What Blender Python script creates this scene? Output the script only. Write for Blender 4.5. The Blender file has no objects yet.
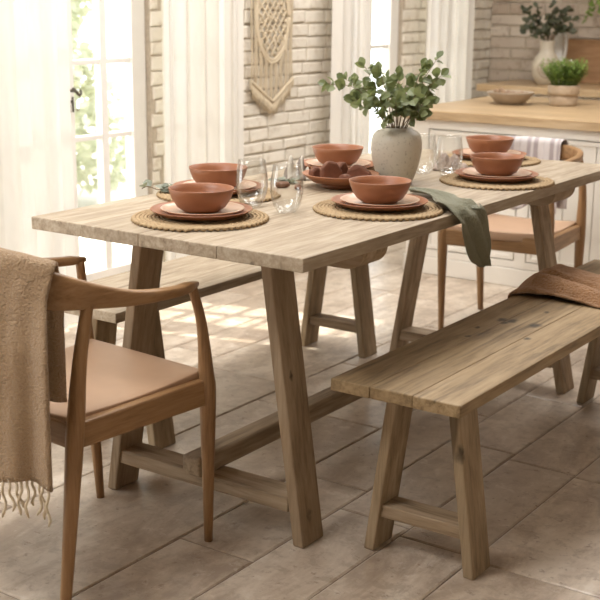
import bpy, bmesh, math, random
from mathutils import Vector, Matrix, noise as mnoise
S = bpy.context.scene
COL = S.collection
PI = math.pi
sin, cos = math.sin, math.cos
R = random.Random(7)

# ------------------------------------------------------------------ mesh builder
class MB:
    def __init__(s):
        s.v = []; s.f = []; s.r = []; s.m = []
    def add(s, vs, fs, rnd=None, mi=0):
        b = len(s.v); rnd = R.random() if rnd is None else rnd
        s.v += [tuple(p) for p in vs]
        for f in fs:
            s.f.append([b + i for i in f]); s.r.append(rnd); s.m.append(mi)
    def hexa(s, p, rnd=None, mi=0):            # 4 bottom (ccw from above) + 4 top
        s.add(p, [(3,2,1,0),(4,5,6,7),(0,1,5,4),(1,2,6,5),(2,3,7,6),(3,0,4,7)], rnd, mi)
    def box(s, x0, x1, y0, y1, z0, z1, rnd=None, mi=0):
        s.hexa([(x0,y0,z0),(x1,y0,z0),(x1,y1,z0),(x0,y1,z0),(x0,y0,z1),(x1,y0,z1),(x1,y1,z1),(x0,y1,z1)], rnd, mi)
    def post(s, xb, xt, y0, y1, z0, z1, w, yb=0):  # sheared post: x centre moves from xb (foot) to xt (top)
        h = w/2
        s.hexa([(xb-h,y0,z0),(xb+h,y0,z0),(xb+h,y1,z0),(xb-h,y1,z0),(xt-h,y0+yb,z1),(xt+h,y0+yb,z1),(xt+h,y1+yb,z1),(xt-h,y1+yb,z1)])
    def tube(s, path, rad, n=8, cap=True, rnd=None, mi=0, squash=1.0):
        P = [Vector(p) for p in path]; m = len(P)
        if not hasattr(rad, '__len__'): rad = [rad]*m
        up = None; vs = []; fs = []
        for i in range(m):
            t = (P[min(i+1,m-1)] - P[max(i-1,0)])
            if t.length < 1e-9: t = Vector((0,0,1))
            t.normalize()
            if up is None:
                a = Vector((0,0,1)) if abs(t.z) < .9 else Vector((1,0,0))
                up = (a - t*a.dot(t)).normalized()
            else:
                up = (up - t*up.dot(t))
                up = up.normalized() if up.length > 1e-6 else t.orthogonal().normalized()
            sd = t.cross(up)
            for k in range(n):
                a = 2*PI*k/n
                vs.append(P[i] + (sd*cos(a) + up*sin(a)*squash)*rad[i])
        for i in range(m-1):
            for k in range(n):
                fs.append((i*n+k, i*n+(k+1)%n, (i+1)*n+(k+1)%n, (i+1)*n+k))
        if cap:
            fs.append(tuple(range(n-1,-1,-1))); fs.append(tuple((m-1)*n+k for k in range(n)))
        s.add(vs, fs, rnd, mi)
    def lathe(s, prof, n=48, c=(0,0,0), rnd=None, mi=0, wob=0.0, sd=0):
        vs = []; fs = []; ring = []
        for (r, z) in prof:
            if r < 1e-6:
                ring.append([len(vs)]); vs.append((c[0], c[1], c[2]+z))
            else:
                ids = []
                for k in range(n):
                    a = 2*PI*k/n
                    rr = r*(1 + wob*mnoise.noise((cos(a)*1.3+sd, sin(a)*1.3, z*6)))
                    ids.append(len(vs)); vs.append((c[0]+rr*cos(a), c[1]+rr*sin(a), c[2]+z))
                ring.append(ids)
        for a, b in zip(ring[:-1], ring[1:]):
            if len(a) == 1 and len(b) == 1: continue
            for k in range(n):
                k2 = (k+1) % n
                if len(a) == 1: fs.append((a[0], b[k2], b[k]))
                elif len(b) == 1: fs.append((a[k], a[k2], b[0]))
                else: fs.append((a[k], a[k2], b[k2], b[k]))
        s.add(vs, fs, rnd, mi)
    def grid(s, nu, nv, fn, rnd=None, mi=0):
        vs = [fn(i/(nu-1), j/(nv-1)) for i in range(nu) for j in range(nv)]
        fs = [(i*nv+j, (i+1)*nv+j, (i+1)*nv+j+1, i*nv+j+1) for i in range(nu-1) for j in range(nv-1)]
        s.add(vs, fs, rnd, mi)
    def blob(s, c, r, sc=(1,1,1), nz=.25, seed=0, rot=0, sub=2, rnd=None, mi=0):
        bm = bmesh.new(); bmesh.ops.create_icosphere(bm, subdivisions=sub, radius=1)
        vs = []
        for v in bm.verts:
            d = 1 + nz*mnoise.noise(v.co*1.6 + Vector((seed*3.1, seed*1.7, seed)))
            p = Vector((v.co.x*sc[0], v.co.y*sc[1], v.co.z*sc[2]))*(r*d)
            x, y = p.x*cos(rot)-p.y*sin(rot), p.x*sin(rot)+p.y*cos(rot)
            vs.append((c[0]+x, c[1]+y, c[2]+p.z))
        fs = [tuple(v.index for v in f.verts) for f in bm.faces]
        bm.free(); s.add(vs, fs, rnd, mi)
    def leaf(s, p, d, nrm, L, W, fold=.15, rnd=None, mi=0):
        d = d.normalized(); nrm = (nrm - d*nrm.dot(d))
        nrm = nrm.normalized() if nrm.length > 1e-5 else d.orthogonal().normalized()
        w = d.cross(nrm); up = nrm*fold*W
        prof = [(0,0),(.22,.62),(.5,1),(.78,.72),(1,0)]
        vs = [p]; 
        for t, k in prof[1:4]:
            b = p + d*(L*t) - nrm*(L*.18*t*t)
            vs += [b + w*(W*k*.5) + up*k, b, b - w*(W*k*.5) + up*k]
        vs.append(p + d*L - nrm*(L*.2))
        fs = [(0,2,1),(0,3,2),(1,2,5,4),(2,3,6,5),(4,5,8,7),(5,6,9,8),(7,8,10),(8,9,10)]
        s.add(vs, fs, rnd, mi)
    def build(s, name, mat, parent=None, smooth=False, bevel=0, seg=2, loc=None, rotz=0, wob=0, subs=0, solid=0, angle=None):
        me = bpy.data.meshes.new(name)
        me.from_pydata(s.v, [], s.f); me.update()
        at = me.attributes.new('rnd', 'FLOAT', 'FACE'); at.data.foreach_set('value', s.r)
        if any(s.m): me.polygons.foreach_set('material_index', s.m)
        if smooth: me.polygons.foreach_set('use_smooth', [True]*len(me.polygons))
        o = bpy.data.objects.new(name, me); COL.objects.link(o)
        for m_ in (mat if isinstance(mat, (list, tuple)) else [mat]): me.materials.append(m_)
        if parent: o.parent = parent
        if loc: o.location = loc
        if rotz: o.rotation_euler.z = rotz
        if solid:
            q = o.modifiers.new('solid', 'SOLIDIFY'); q.thickness = solid; q.offset = 0
        if bevel:
            q = o.modifiers.new('bevel', 'BEVEL'); q.width = bevel; q.segments = seg
            q.limit_method = 'ANGLE'; q.angle_limit = math.radians(40); q.harden_normals = False
        if subs:
            q = o.modifiers.new('sub', 'SUBSURF'); q.levels = subs; q.render_levels = subs
        return o

def tag(o, label=None, cat=None, group=None, kind=None):
    if label: o['label'] = label
    if cat: o['category'] = cat
    if group: o['group'] = group
    if kind: o['kind'] = kind
    return o
def thing(name, label, cat, loc=(0,0,0), rotz=0, group=None):
    o = bpy.data.objects.new(name, None); COL.objects.link(o)
    o.empty_display_size = .05; o.location = loc; o.rotation_euler.z = rotz
    return tag(o, label, cat, group)
def kids(o): return [c for c in bpy.data.objects if c.parent == o]
def dup(root, loc, rotz=0, label=None, group=None):
    def cp(o, par):
        c = o.copy(); COL.objects.link(c)
        if par: c.parent = par
        for k in kids(o):
            cp(k, c)
        return c
    src = root
    r = cp(src, None)
    r.location = loc; r.rotation_euler.z = rotz
    if label: r['label'] = label
    if group: r['group'] = group
    return r
def catmull(pts, n):
    P = [Vector(p) for p in pts]; P = [2*P[0]-P[1]] + P + [2*P[-1]-P[-2]]
    out = []
    for i in range(1, len(P)-2):
        for k in range(n):
            t = k/n; a, b, c, d = P[i-1], P[i], P[i+1], P[i+2]
            out.append(.5*((2*b)+(c-a)*t+(2*a-5*b+4*c-d)*t*t+(3*b-a-3*c+d)*t**3))
    out.append(P[-2]); return out
def smooth_list(vals, n):
    return [v.x for v in catmull([(x,0,0) for x in vals], n)]

# ------------------------------------------------------------------ materials
class NT:
    def __init__(s, name):
        s.mat = bpy.data.materials.new(name); s.mat.use_nodes = True
        s.t = s.mat.node_tree; s.t.nodes.clear()
        s.out = s.n('ShaderNodeOutputMaterial')
    def n(s, ty, **kw):
        x = s.t.nodes.new(ty)
        for k, v in kw.items(): setattr(x, k, v)
        return x
    def l(s, a, b): s.t.links.new(a, b)
    def inp(s, node, key, v):
        if isinstance(v, bpy.types.NodeSocket): s.l(v, node.inputs[key])
        elif v is not None: node.inputs[key].default_value = v
    def math(s, op, a, b=None, clamp=False):
        x = s.n('ShaderNodeMath', operation=op); x.use_clamp = clamp
        s.inp(x, 0, a); s.inp(x, 1, b); return x.outputs[0]
    def mix(s, fac, a, b, blend='MIX'):
        x = s.n('ShaderNodeMix', data_type='RGBA', blend_type=blend)
        s.inp(x, 0, fac)
        for k, v in ((6, a), (7, b)):
            s.inp(x, k, (*v, 1) if isinstance(v, tuple) and len(v) == 3 else v)
        return x.outputs[2]
    def coords(s, scale=(1,1,1), rot=(0,0,0), jitter=False, which='Object'):
        tc = s.n('ShaderNodeTexCoord'); v = tc.outputs[which]
        if jitter:
            oi = s.n('ShaderNodeObjectInfo'); a = s.n('ShaderNodeAttribute', attribute_name='rnd')
            k = s.math('ADD', s.math('MULTIPLY', oi.outputs['Random'], 17.0), s.math('MULTIPLY', a.outputs['Fac'], 11.0))
            ad = s.n('ShaderNodeVectorMath', operation='ADD'); s.l(v, ad.inputs[0])
            cb = s.n('ShaderNodeCombineXYZ'); [s.l(k, cb.inputs[i]) for i in range(3)]
            s.l(cb.outputs[0], ad.inputs[1]); v = ad.outputs[0]
        m = s.n('ShaderNodeMapping'); s.l(v, m.inputs[0])
        m.inputs['Scale'].default_value = scale; m.inputs['Rotation'].default_value = rot
        return m.outputs[0]
    def noise(s, v, scale, detail=4, rough=.55, dist=0):
        x = s.n('ShaderNodeTexNoise'); s.l(v, x.inputs['Vector'])
        x.inputs['Scale'].default_value = scale; x.inputs['Detail'].default_value = detail
        x.inputs['Roughness'].default_value = rough; x.inputs['Distortion'].default_value = dist
        return x.outputs['Fac']
    def ramp(s, fac, stops, interp='LINEAR'):
        x = s.n('ShaderNodeValToRGB'); s.l(fac, x.inputs[0]); e = x.color_ramp.elements
        x.color_ramp.interpolation = interp
        while len(e) < len(stops): e.new(.5)
        for el, (p, c) in zip(e, stops):
            el.position = p; el.color = (*c, 1) if isinstance(c, tuple) else (c, c, c, 1)
        return x.outputs[0]
    def rnd(s):
        return s.n('ShaderNodeAttribute', attribute_name='rnd').outputs['Fac']
    def bsdf(s, color, rough=.6, bump=None, bstr=.3, bdist=.01, spec=.5, **kw):
        b = s.n('ShaderNodeBsdfPrincipled')
        s.inp(b, 'Base Color', (*color, 1) if isinstance(color, tuple) and len(color) == 3 else color)
        s.inp(b, 'Roughness', rough); s.inp(b, 'Specular IOR Level', spec)
        for k, v in kw.items(): s.inp(b, k.replace('_', ' '), v)
        if bump is not None:
            q = s.n('ShaderNodeBump'); q.inputs['Strength'].default_value = bstr; q.inputs['Distance'].default_value = bdist
            s.l(bump, q.inputs['Height']); s.l(q.outputs[0], b.inputs['Normal'])
        s.l(b.outputs[0], s.out.inputs[0]); return b

def plain(name, c, rough=.6, metal=0, bump=0, nscale=40, var=.08, spec=.5):
    t = NT(name); v = t.coords()
    f = t.noise(v, nscale, 4)
    c2 = tuple(max(0, k*(1-var*2)) for k in c)
    t.bsdf(t.mix(f, c2, tuple(k*(1+var) for k in c)), rough, f if bump else None, bump, .004, spec, Metallic=metal)
    return t.mat

def wood(name, axis, dark, mid, light, rough=.6, fine=1.0, crack=.5, knots=(), bump=.35, tone=.25, blot=.35):
    t = NT(name)
    al = {'x': (.09,1,1), 'y': (1,.09,1), 'z': (1,1,.07)}[axis]
    v = t.coords(al, jitter=True); v0 = t.coords((1,1,1), jitter=True)
    g = t.noise(v, 38*fine, 7, .62, .5)
    g2 = t.noise(v, 130*fine, 4, .6)
    big = t.noise(v0, 3.2, 3)
    gg = t.math('ADD', t.math('MULTIPLY', g, .68), t.math('MULTIPLY', g2, .32))
    c = t.ramp(gg, [(.365, dark), (.49, mid), (.615, light)])
    c = t.mix(t.math('MULTIPLY', t.ramp(big, [(.35, 0.0), (.68, 1.0)]), blot), c, mid)
    c = t.mix(t.math('MULTIPLY', t.rnd(), tone), c, tuple(k*.62 for k in mid))
    h = gg
    if crack:
        ca = {'x': (.022,1,1), 'y': (1,.022,1), 'z': (1,1,.022)}[axis]
        vc = t.coords(ca, jitter=True)
        cr = t.ramp(t.noise(vc, 20*fine, 3, .5, .3), [(.0, 0.0), (.655, 0.0), (.70, 1.0)])
        c = t.mix(t.math('MULTIPLY', cr, crack), c, tuple(k*.32 for k in dark))
        h = t.math('SUBTRACT', gg, t.math('MULTIPLY', cr, .8))
    if knots:
        tc = t.n('ShaderNodeTexCoord')
        wob = t.n('ShaderNodeTexNoise'); wob.inputs['Scale'].default_value = 60
        t.l(tc.outputs['Object'], wob.inputs['Vector'])
        ad = t.n('ShaderNodeVectorMath', operation='MULTIPLY_ADD')
        t.l(wob.outputs['Color'], ad.inputs[0]); ad.inputs[1].default_value = (.016,)*3; t.l(tc.outputs['Object'], ad.inputs[2])
        acc = None
        for (x, y, z, r) in knots:
            sb = t.n('ShaderNodeVectorMath', operation='SUBTRACT'); t.l(ad.outputs[0], sb.inputs[0])
            sb.inputs[1].default_value = (x+.008, y+.008, z+.008)
            ml = t.n('ShaderNodeVectorMath', operation='MULTIPLY'); t.l(sb.outputs[0], ml.inputs[0])
            ml.inputs[1].default_value = {'x': (.6,1,1), 'y': (1,.6,1), 'z': (1,1,.6)}[axis]
            ln = t.n('ShaderNodeVectorMath', operation='LENGTH'); t.l(ml.outputs[0], ln.inputs[0])
            q = t.n('ShaderNodeMapRange'); t.l(ln.outputs['Value'], q.inputs[0])
            q.inputs[1].default_value = r*.55; q.inputs[2].default_value = r*1.5; q.inputs[3].default_value = 1; q.inputs[4].default_value = 0
            acc = q.outputs[0] if acc is None else t.math('MAXIMUM', acc, q.outputs[0])
        c = t.mix(t.math('MULTIPLY', acc, .88), c, tuple(k*.3 for k in dark))
    t.bsdf(c, rough, h, bump, .004, .35)
    return t.mat

# pale weathered oak of the table, browner oak of the benches, smooth warm oak of the chairs
TD, TM, TL = (.19,.135,.083), (.37,.292,.205), (.53,.445,.335)
M = {}
M['table_y'] = wood('weathered_oak_top', 'y', (.235,.175,.115), TM, (.485,.405,.305), .55, 1.15, .5, tone=.10)
M['table_z'] = wood('weathered_oak_leg', 'z', (.19,.125,.07), (.33,.235,.145), (.45,.34,.23), .65, .9, .45, [(-.098,.2,.08,.012),(-.16,.19,.42,.006)])
M['table_x'] = wood('weathered_oak_cross', 'x', (.19,.125,.07), (.36,.265,.17), (.48,.37,.26), .65, .9, .45)
M['table_b'] = wood('weathered_oak_beam', 'y', (.17,.115,.065), (.32,.235,.15), (.44,.34,.235), .65, .9, .45)
KN = [(.168,.86-.156,.45,.009),(.214,.873-.156,.45,.0075),(.203,.827-.156,.45,.006),(.147,.785-.156,.45,.005),(.3,.887-.156,.45,.010),(.16,.61-.156,.45,.006),(.255,.56-.156,.45,.006)]
M['bench_y'] = wood('brown_oak_bench_top', 'y', (.13,.085,.04), (.285,.195,.10), (.395,.285,.16), .55, .9, .5, [], tone=.15)
M['bench_z'] = wood('brown_oak_bench_leg', 'z', (.18,.125,.07), (.33,.24,.145), (.45,.345,.225), .65, .9, .5)
M['bench_x'] = wood('brown_oak_bench_cross', 'x', (.15,.10,.055), (.29,.205,.125), (.40,.30,.20), .65, .9, .45)
CD, CM, CL = (.205,.108,.045), (.30,.168,.076), (.375,.225,.112)
M['chair_z'] = wood('smooth_oak_post', 'z', CD, CM, CL, .42, 1.3, 0, bump=.06, tone=.05, blot=.5)
M['chair_y'] = wood('smooth_oak_rail', 'y', CD, CM, CL, .42, 1.3, 0, bump=.06, tone=.05, blot=.5)
M['chair_x'] = wood('smooth_oak_apron', 'x', CD, CM, CL, .42, 1.3, 0, bump=.06, tone=.05, blot=.5)
M['seat'] = plain('tan_seat', (.47,.30,.19), .5, 0, .08, 12, .06)
M['butcher'] = wood('oiled_wood_worktop', 'x', (.34,.225,.12), (.46,.32,.18), (.55,.405,.25), .35, .8, 0, bump=.05, tone=.3)
M['board'] = wood('brown_board', 'x', (.22,.115,.05), (.33,.18,.085), (.42,.25,.13), .5, .8, 0, bump=.05)
M['pot_wood'] = wood('turned_wood_pot', 'x', (.31,.22,.14), (.43,.32,.215), (.52,.41,.29), .5, .8, 0, bump=.05)

def mk_terracotta():
    t = NT('matte_terracotta'); v = t.coords(jitter=True)
    f = t.noise(v, 14, 5); f2 = t.noise(v, 160, 3)
    c = t.mix(f, (.255,.098,.042), (.335,.135,.062))
    c = t.mix(t.ramp(f2, [(.62, 0.0), (.75, .35)]), c, (.22,.08,.04))
    t.bsdf(c, .42, f2, .05, .002, .5); return t.mat
M['terra'] = mk_terracotta()
def mk_pale():
    t = NT('pale_pink_glaze'); v = t.coords(jitter=True)
    f = t.noise(v, 18, 4)
    t.bsdf(t.mix(f, (.50,.33,.225), (.60,.42,.30)), .3, None, spec=.5); return t.mat
M['pale'] = mk_pale()
def mk_stoneware():
    t = NT('grey_stoneware'); v = t.coords()
    f = t.noise(v, 9, 5); s = t.noise(v, 120, 2)
    c = t.mix(f, (.47,.425,.345), (.61,.56,.47))
    c = t.mix(t.ramp(s, [(.58, 0.0), (.70, .5)]), c, (.22,.185,.135))
    t.bsdf(c, .38, f, .12, .006, .5); return t.mat
M['stone'] = mk_stoneware()
M['cream_ceramic'] = plain('cream_ceramic', (.62,.55,.44), .45, 0, .1, 30, .12)
M['relief'] = plain('carved_clay', (.42,.34,.25), .7)
M['taupe_ceramic'] = plain('taupe_stoneware', (.40,.32,.24), .5, 0, .1, 30, .12)
M['white_ceramic'] = plain('white_ceramic', (.80,.78,.74), .3)
def mk_weave(name, a, b):
    t = NT(name); v = t.coords(jitter=True)
    f = t.noise(v, 130, 3); g = t.noise(v, 14, 3)
    c = t.mix(f, a, b); c = t.mix(t.math('MULTIPLY', g, .4), c, tuple(k*.55 for k in a))
    t.bsdf(c, .8, f, .4, .002, .2); return t.mat
M['rope'] = mk_weave('seagrass', (.27,.18,.09), (.62,.46,.28))
M['cord'] = mk_weave('cotton_cord', (.60,.49,.34), (.80,.69,.52))
def mk_wool(name, a, b, sc=55):
    t = NT(name); v = t.coords()
    f = t.noise(v, sc*4, 3, .7); g = t.noise(v, sc, 3)
    c = t.mix(f, a, b)
    t.bsdf(c, .95, t.math('ADD', f, g), 1.0, .010, .1, Sheen_Weight=.3); return t.mat
M['throw'] = mk_wool('beige_wool', (.35,.215,.115), (.66,.47,.29))
M['blanket'] = mk_wool('rust_wool', (.27,.13,.055), (.50,.28,.14), 40)
M['linen_green'] = mk_wool('olive_linen', (.26,.25,.16), (.42,.405,.275), 90)
def mk_stripes(name, a, b, axis, freq):
    t = NT(name); v = t.coords()
    sp = t.n('ShaderNodeSeparateXYZ'); t.l(v, sp.inputs[0])
    w = t.math('SINE', t.math('MULTIPLY', sp.outputs[axis], freq))
    w2 = t.math('SINE', t.math('MULTIPLY', sp.outputs[axis], freq*.37))
    k = t.ramp(t.math('ADD', t.math('MULTIPLY', w, .35), t.math('MULTIPLY', w2, .3)), [(.0, 0.0), (.25, 1.0)])
    f = t.noise(v, 300, 2)
    c = t.mix(k, a, b); t.bsdf(t.mix(t.math('MULTIPLY', f, .25), c, (.3,.26,.26)), .9, f, .3, .002, .1); return t.mat
M['shawl'] = mk_stripes('lilac_stripe', (.64,.595,.585), (.42,.365,.37), 0, 190)
M['napkin_stripe'] = mk_stripes('grey_stripe', (.60,.55,.47), (.23,.19,.16), 0, 330)
M['napkin_pink'] = mk_wool('pale_linen', (.46,.34,.27), (.66,.53,.45), 60)

def mk_travertine():
    t = NT('travertine'); v = t.coords(jitter=True); vs = t.coords((1,.35,1), jitter=True)
    a = t.noise(vs, 6, 8, .68, .6); b = t.noise(v, 38, 5, .65); c3 = t.noise(v, 1.7, 2)
    base = t.ramp(a, [(.38, (.285,.212,.155)), (.49, (.485,.395,.31)), (.60, (.65,.565,.47))])
    base = t.mix(t.math('MULTIPLY', t.math('POWER', t.rnd(), 1.6), .65), base, (.38,.30,.225))
    base = t.mix(t.math('MULTIPLY', c3, .3), base, (.60,.49,.38))
    sp = t.noise(v, 17, 6, .72, .3)
    base = t.mix(t.ramp(sp, [(.50, 0.0), (.62, .55)]), base, (.31,.24,.18))
    base = t.mix(t.ramp(sp, [(.34, .5), (.44, 0.0)]), base, (.66,.59,.51))
    pit = t.ramp(b, [(.0, 0.0), (.60, 0.0), (.68, 1.0)])
    base = t.mix(t.math('MULTIPLY', pit, .6), base, (.24,.165,.115))
    rg = t.math('ADD', .20, t.math('MULTIPLY', b, .26))
    h = t.math('SUBTRACT', t.math('MULTIPLY', a, .5), t.math('MULTIPLY', pit, .5))
    t.bsdf(base, rg, t.math('ADD', h, t.math('MULTIPLY', b, .25)), .25, .006, .5); return t.mat
M['floor'] = mk_travertine()
M['grout'] = plain('grout', (.33,.27,.21), .9, 0, .3, 5, .30)
def mk_brick(name, a, b, d):
    t = NT(name); v = t.coords(jitter=True)
    f = t.noise(v, 22, 5, .6); g = t.noise(v, 75, 4, .6)
    c = t.mix(t.rnd(), a, b)
    c = t.mix(t.ramp(f, [(.52, 0.0), (.72, .75)]), c, d)
    t.bsdf(c, .85, t.math('ADD', f, t.math('MULTIPLY', g, .6)), .7, .008, .2); return t.mat
M['brick'] = mk_brick('whitewashed_brick', (.80,.745,.65), (.72,.66,.565), (.54,.45,.35))
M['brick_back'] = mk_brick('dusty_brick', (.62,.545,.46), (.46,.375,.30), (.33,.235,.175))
M['mortar'] = plain('mortar', (.52,.44,.345), .95, 0, .5, 50, .2)
M['plaster'] = plain('warm_plaster', (.78,.75,.71), .9, 0, .05, 20, .03)
M['paint'] = plain('white_paint', (.83,.80,.75), .45, 0, 0, 20, .02)
M['joinery'] = plain('cabinet_paint', (.80,.755,.685), .5, 0, 0, 20, .02)
M['dark'] = plain('dark_gap', (.05,.045,.04), .8)
M['iron'] = plain('aged_iron', (.12,.105,.09), .45, .8)
M['soil'] = plain('soil', (.05,.035,.025), .95, 0, .5, 80)
M['patio'] = plain('patio_stone', (.62,.58,.52), .8, 0, .1, 8, .08)
M['stem'] = plain('brown_stem', (.17,.115,.06), .7)
M['bread'] = plain('dark_bread', (.17,.062,.030), .7, 0, .6, 45, .3)
M['nut'] = plain('walnut_shell', (.30,.19,.11), .7, 0, .7, 90, .3)
M['pod'] = plain('dried_pod', (.20,.085,.04), .7, 0, .6, 60, .3)

def mk_leaf(name, a, b, tr=.3, rough=.5):
    t = NT(name); v = t.coords()
    c = t.mix(t.rnd(), a, b)
    p = t.n('ShaderNodeBsdfPrincipled'); t.l(c, p.inputs['Base Color']); p.inputs['Roughness'].default_value = rough
    tl = t.n('ShaderNodeBsdfTranslucent'); t.l(t.mix(.5, c, (.35,.42,.14)), tl.inputs[0])
    m = t.n('ShaderNodeMixShader'); m.inputs[0].default_value = tr
    t.l(p.outputs[0], m.inputs[1]); t.l(tl.outputs[0], m.inputs[2]); t.l(m.outputs[0], t.out.inputs[0]); return t.mat
M['euc'] = mk_leaf('eucalyptus_leaf', (.075,.100,.036), (.215,.245,.115), .3)
M['euc_grey'] = mk_leaf('grey_leaf', (.17,.185,.14), (.32,.34,.28), .2)
M['euc_dark'] = mk_leaf('dark_leaf', (.045,.055,.03), (.12,.125,.08), .2)
M['herb'] = mk_leaf('herb_leaf', (.10,.18,.03), (.27,.38,.09), .35)
M['tree'] = mk_leaf('tree_leaf', (.60,.62,.50), (.74,.75,.66), .5)  # leaf colour bleached to imitate sunlit overexposure outside

def mk_curtain():
    t = NT('linen_sheer'); v = t.coords()
    d = t.n('ShaderNodeBsdfDiffuse'); d.inputs[0].default_value = (.82,.785,.725,1)
    tl = t.n('ShaderNodeBsdfTranslucent'); tl.inputs[0].default_value = (.90,.88,.84,1)
    tr = t.n('ShaderNodeBsdfTransparent'); tr.inputs[0].default_value = (1,.98,.94,1)
    m1 = t.n('ShaderNodeMixShader'); m1.inputs[0].default_value = .125
    t.l(d.outputs[0], m1.inputs[1]); t.l(tl.outputs[0], m1.inputs[2])
    m2 = t.n('ShaderNodeMixShader')
    f = t.math('ADD', .0, t.math('MULTIPLY', t.noise(t.coords((1,1,.2)), 60, 2), .09))
    t.l(f, m2.inputs[0]); t.l(m1.outputs[0], m2.inputs[1]); t.l(tr.outputs[0], m2.inputs[2])
    t.l(m2.outputs[0], t.out.inputs[0]); return t.mat
M['curtain'] = mk_curtain()
def mk_glass(name, tint, lo, hi, rough=.02):
    t = NT(name); lw = t.n('ShaderNodeLayerWeight'); lw.inputs[0].default_value = .35
    g = t.n('ShaderNodeBsdfGlossy'); g.inputs['Roughness'].default_value = rough
    tr = t.n('ShaderNodeBsdfTransparent'); tr.inputs[0].default_value = (*tint, 1)
    m = t.n('ShaderNodeMixShader')
    q = t.n('ShaderNodeMapRange'); t.l(lw.outputs['Facing'], q.inputs[0]); q.inputs[3].default_value = lo; q.inputs[4].default_value = hi
    t.l(q.outputs[0], m.inputs[0]); t.l(tr.outputs[0], m.inputs[1]); t.l(g.outputs[0], m.inputs[2])
    t.l(m.outputs[0], t.out.inputs[0]); return t.mat
M['pane'] = mk_glass('window_glass', (.98,.99,.98), .03, .4)
M['glass'] = mk_glass('drinking_glass', (.985,.988,.985), .025, .55)

# ------------------------------------------------------------------ room
XW, YB, XR, YF, ZC = -2.1, 5.2, 2.4, -3.2, 2.6
# floor: travertine slabs laid in courses that run along y
rows = [-2.1,-1.72,-1.48,-1.27,-.86,-.385,-.16,.05,.257,.66,.87,1.28,1.49,1.90,2.11,2.4]
seeds = {7: [.366,1.0], 8: [.35,.985], 4: [-.41,.35,1.0], 6: [.42, 1.05]}
fl = MB()
fl.box(XW, XR, YF, YB, -.06, -.004, .5, 1)
rf = random.Random(3)
for i in range(len(rows)-1):
    x0, x1 = rows[i], rows[i+1]
    js = list(seeds.get(i, [rf.uniform(0,.6)]))
    while js[-1] < YB: js.append(js[-1] + rf.choice([.52,.63,.63,.74]))
    while js[0] > YF: js.insert(0, js[0] - rf.choice([.52,.63,.63,.74]))
    for a, b in zip(js[:-1], js[1:]):
        a, b = max(a, YF), min(b, YB)
        if b - a < .03: continue
        g, q = .0018, .004; dz = rf.uniform(-.0008, 0)
        jit = lambda: rf.uniform(0, .0025)
        o = [(x0+g,a+g),(x1-g,a+g),(x1-g,b-g),(x0+g,b-g)]
        n = [(x0+g+q+jit(),a+g+q+jit()),(x1-g-q-jit(),a+g+q+jit()),(x1-g-q-jit(),b-g-q-jit()),(x0+g+q+jit(),b-g-q-jit())]
        fl.hexa([(x,y,-.02) for x,y in o] + [(x,y,-.0025+dz) for x,y in o], rf.random())
        fl.f.pop(-5); fl.r.pop(-5); fl.m.pop(-5)
        k = len(fl.v)-4
        fl.v += [(x,y,dz) for x,y in n]; r_ = fl.r[-1]
        for f in [(k+4,k+5,k+6,k+7),(k,k+1,k+5,k+4),(k+1,k+2,k+6,k+5),(k+2,k+3,k+7,k+6),(k+3,k,k+4,k+7)]:
            fl.f.append(list(f)); fl.r.append(r_); fl.m.append(0)
tag(fl.build('floor', [M['floor'], M['grout']]), kind='structure')

c = MB(); c.box(XW-.09, XR+.2, YF-.2, YB+.2, ZC, ZC+.12)
tag(c.build('ceiling', M['plaster']), kind='structure')
M['taupe'] = plain('taupe_plaster', (.40,.345,.29), .9, 0, .05, 20, .03)
c = MB(); c.box(XR, XR+.2, YF-.2, YB+.2, -.06, ZC)
tag(c.build('wall_right', M['taupe']), kind='structure')
c = MB(); c.box(XW-.09, XR, YF-.2, YF, -.06, ZC)
tag(c.build('wall_front', M['taupe']), kind='structure')

OPEN = [(-1.7,-.2,2.2),(.88,1.905,2.2),(1.985,2.275,2.2),(3.485,4.06,2.2),(4.34,4.68,2.2)]   # French door and three tall windows, after an unseen opening added for side light
def brick_field(mb, put, u0, u1, z0, z1, holes, seed, H=.0725, L=.228, g=.011):
    rb = random.Random(seed); z = z0; k = 0
    H0, L0 = H, L
    while z < z1-.02:
        H = H0*rb.uniform(.93,1.07); zt = min(z+H, z1); off = (.5*(k % 2))*L + rb.uniform(-.015,.015)
        segs = [(u0,u1)]
        for (a,b,top) in holes:
            if z < top-.01:
                segs = [q for s0,s1 in segs for q in ((s0,min(s1,a)),(max(s0,b),s1)) if q[1]-q[0] > .015]
        for s0, s1 in segs:
            u = u0 - off
            while u < s1:
                L = L0*rb.uniform(.86,1.14); a, b = max(u, s0), min(u+L, s1); u += L
                if b - a < .035: continue
                h = g/2; j = lambda s=.0035: rb.uniform(-s, s)
                d0 = .0005; d1 = .009 + rb.uniform(-.002,.004)
                o = [(a+h+j(),z+h+j()),(b-h+j(),z+h+j()),(b-h+j(),zt-h+j()),(a+h+j(),zt-h+j())]
                e = .006
                n = [(o[0][0]+e,o[0][1]+e),(o[1][0]-e,o[1][1]+e),(o[2][0]-e,o[2][1]-e),(o[3][0]+e,o[3][1]-e)]
                mb.add([put(p,q,-.004) for p,q in o] + [put(p,q,d1*.55) for p,q in o] + [put(p,q,d1+rb.uniform(-.0015,.0015)) for p,q in n],
                       [(0,1,5,4),(1,2,6,5),(2,3,7,6),(3,0,4,7),(4,5,9,8),(5,6,10,9),(6,7,11,10),(7,4,8,11),(8,9,10,11)], rb.random())
        z += H; k += 1

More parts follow.
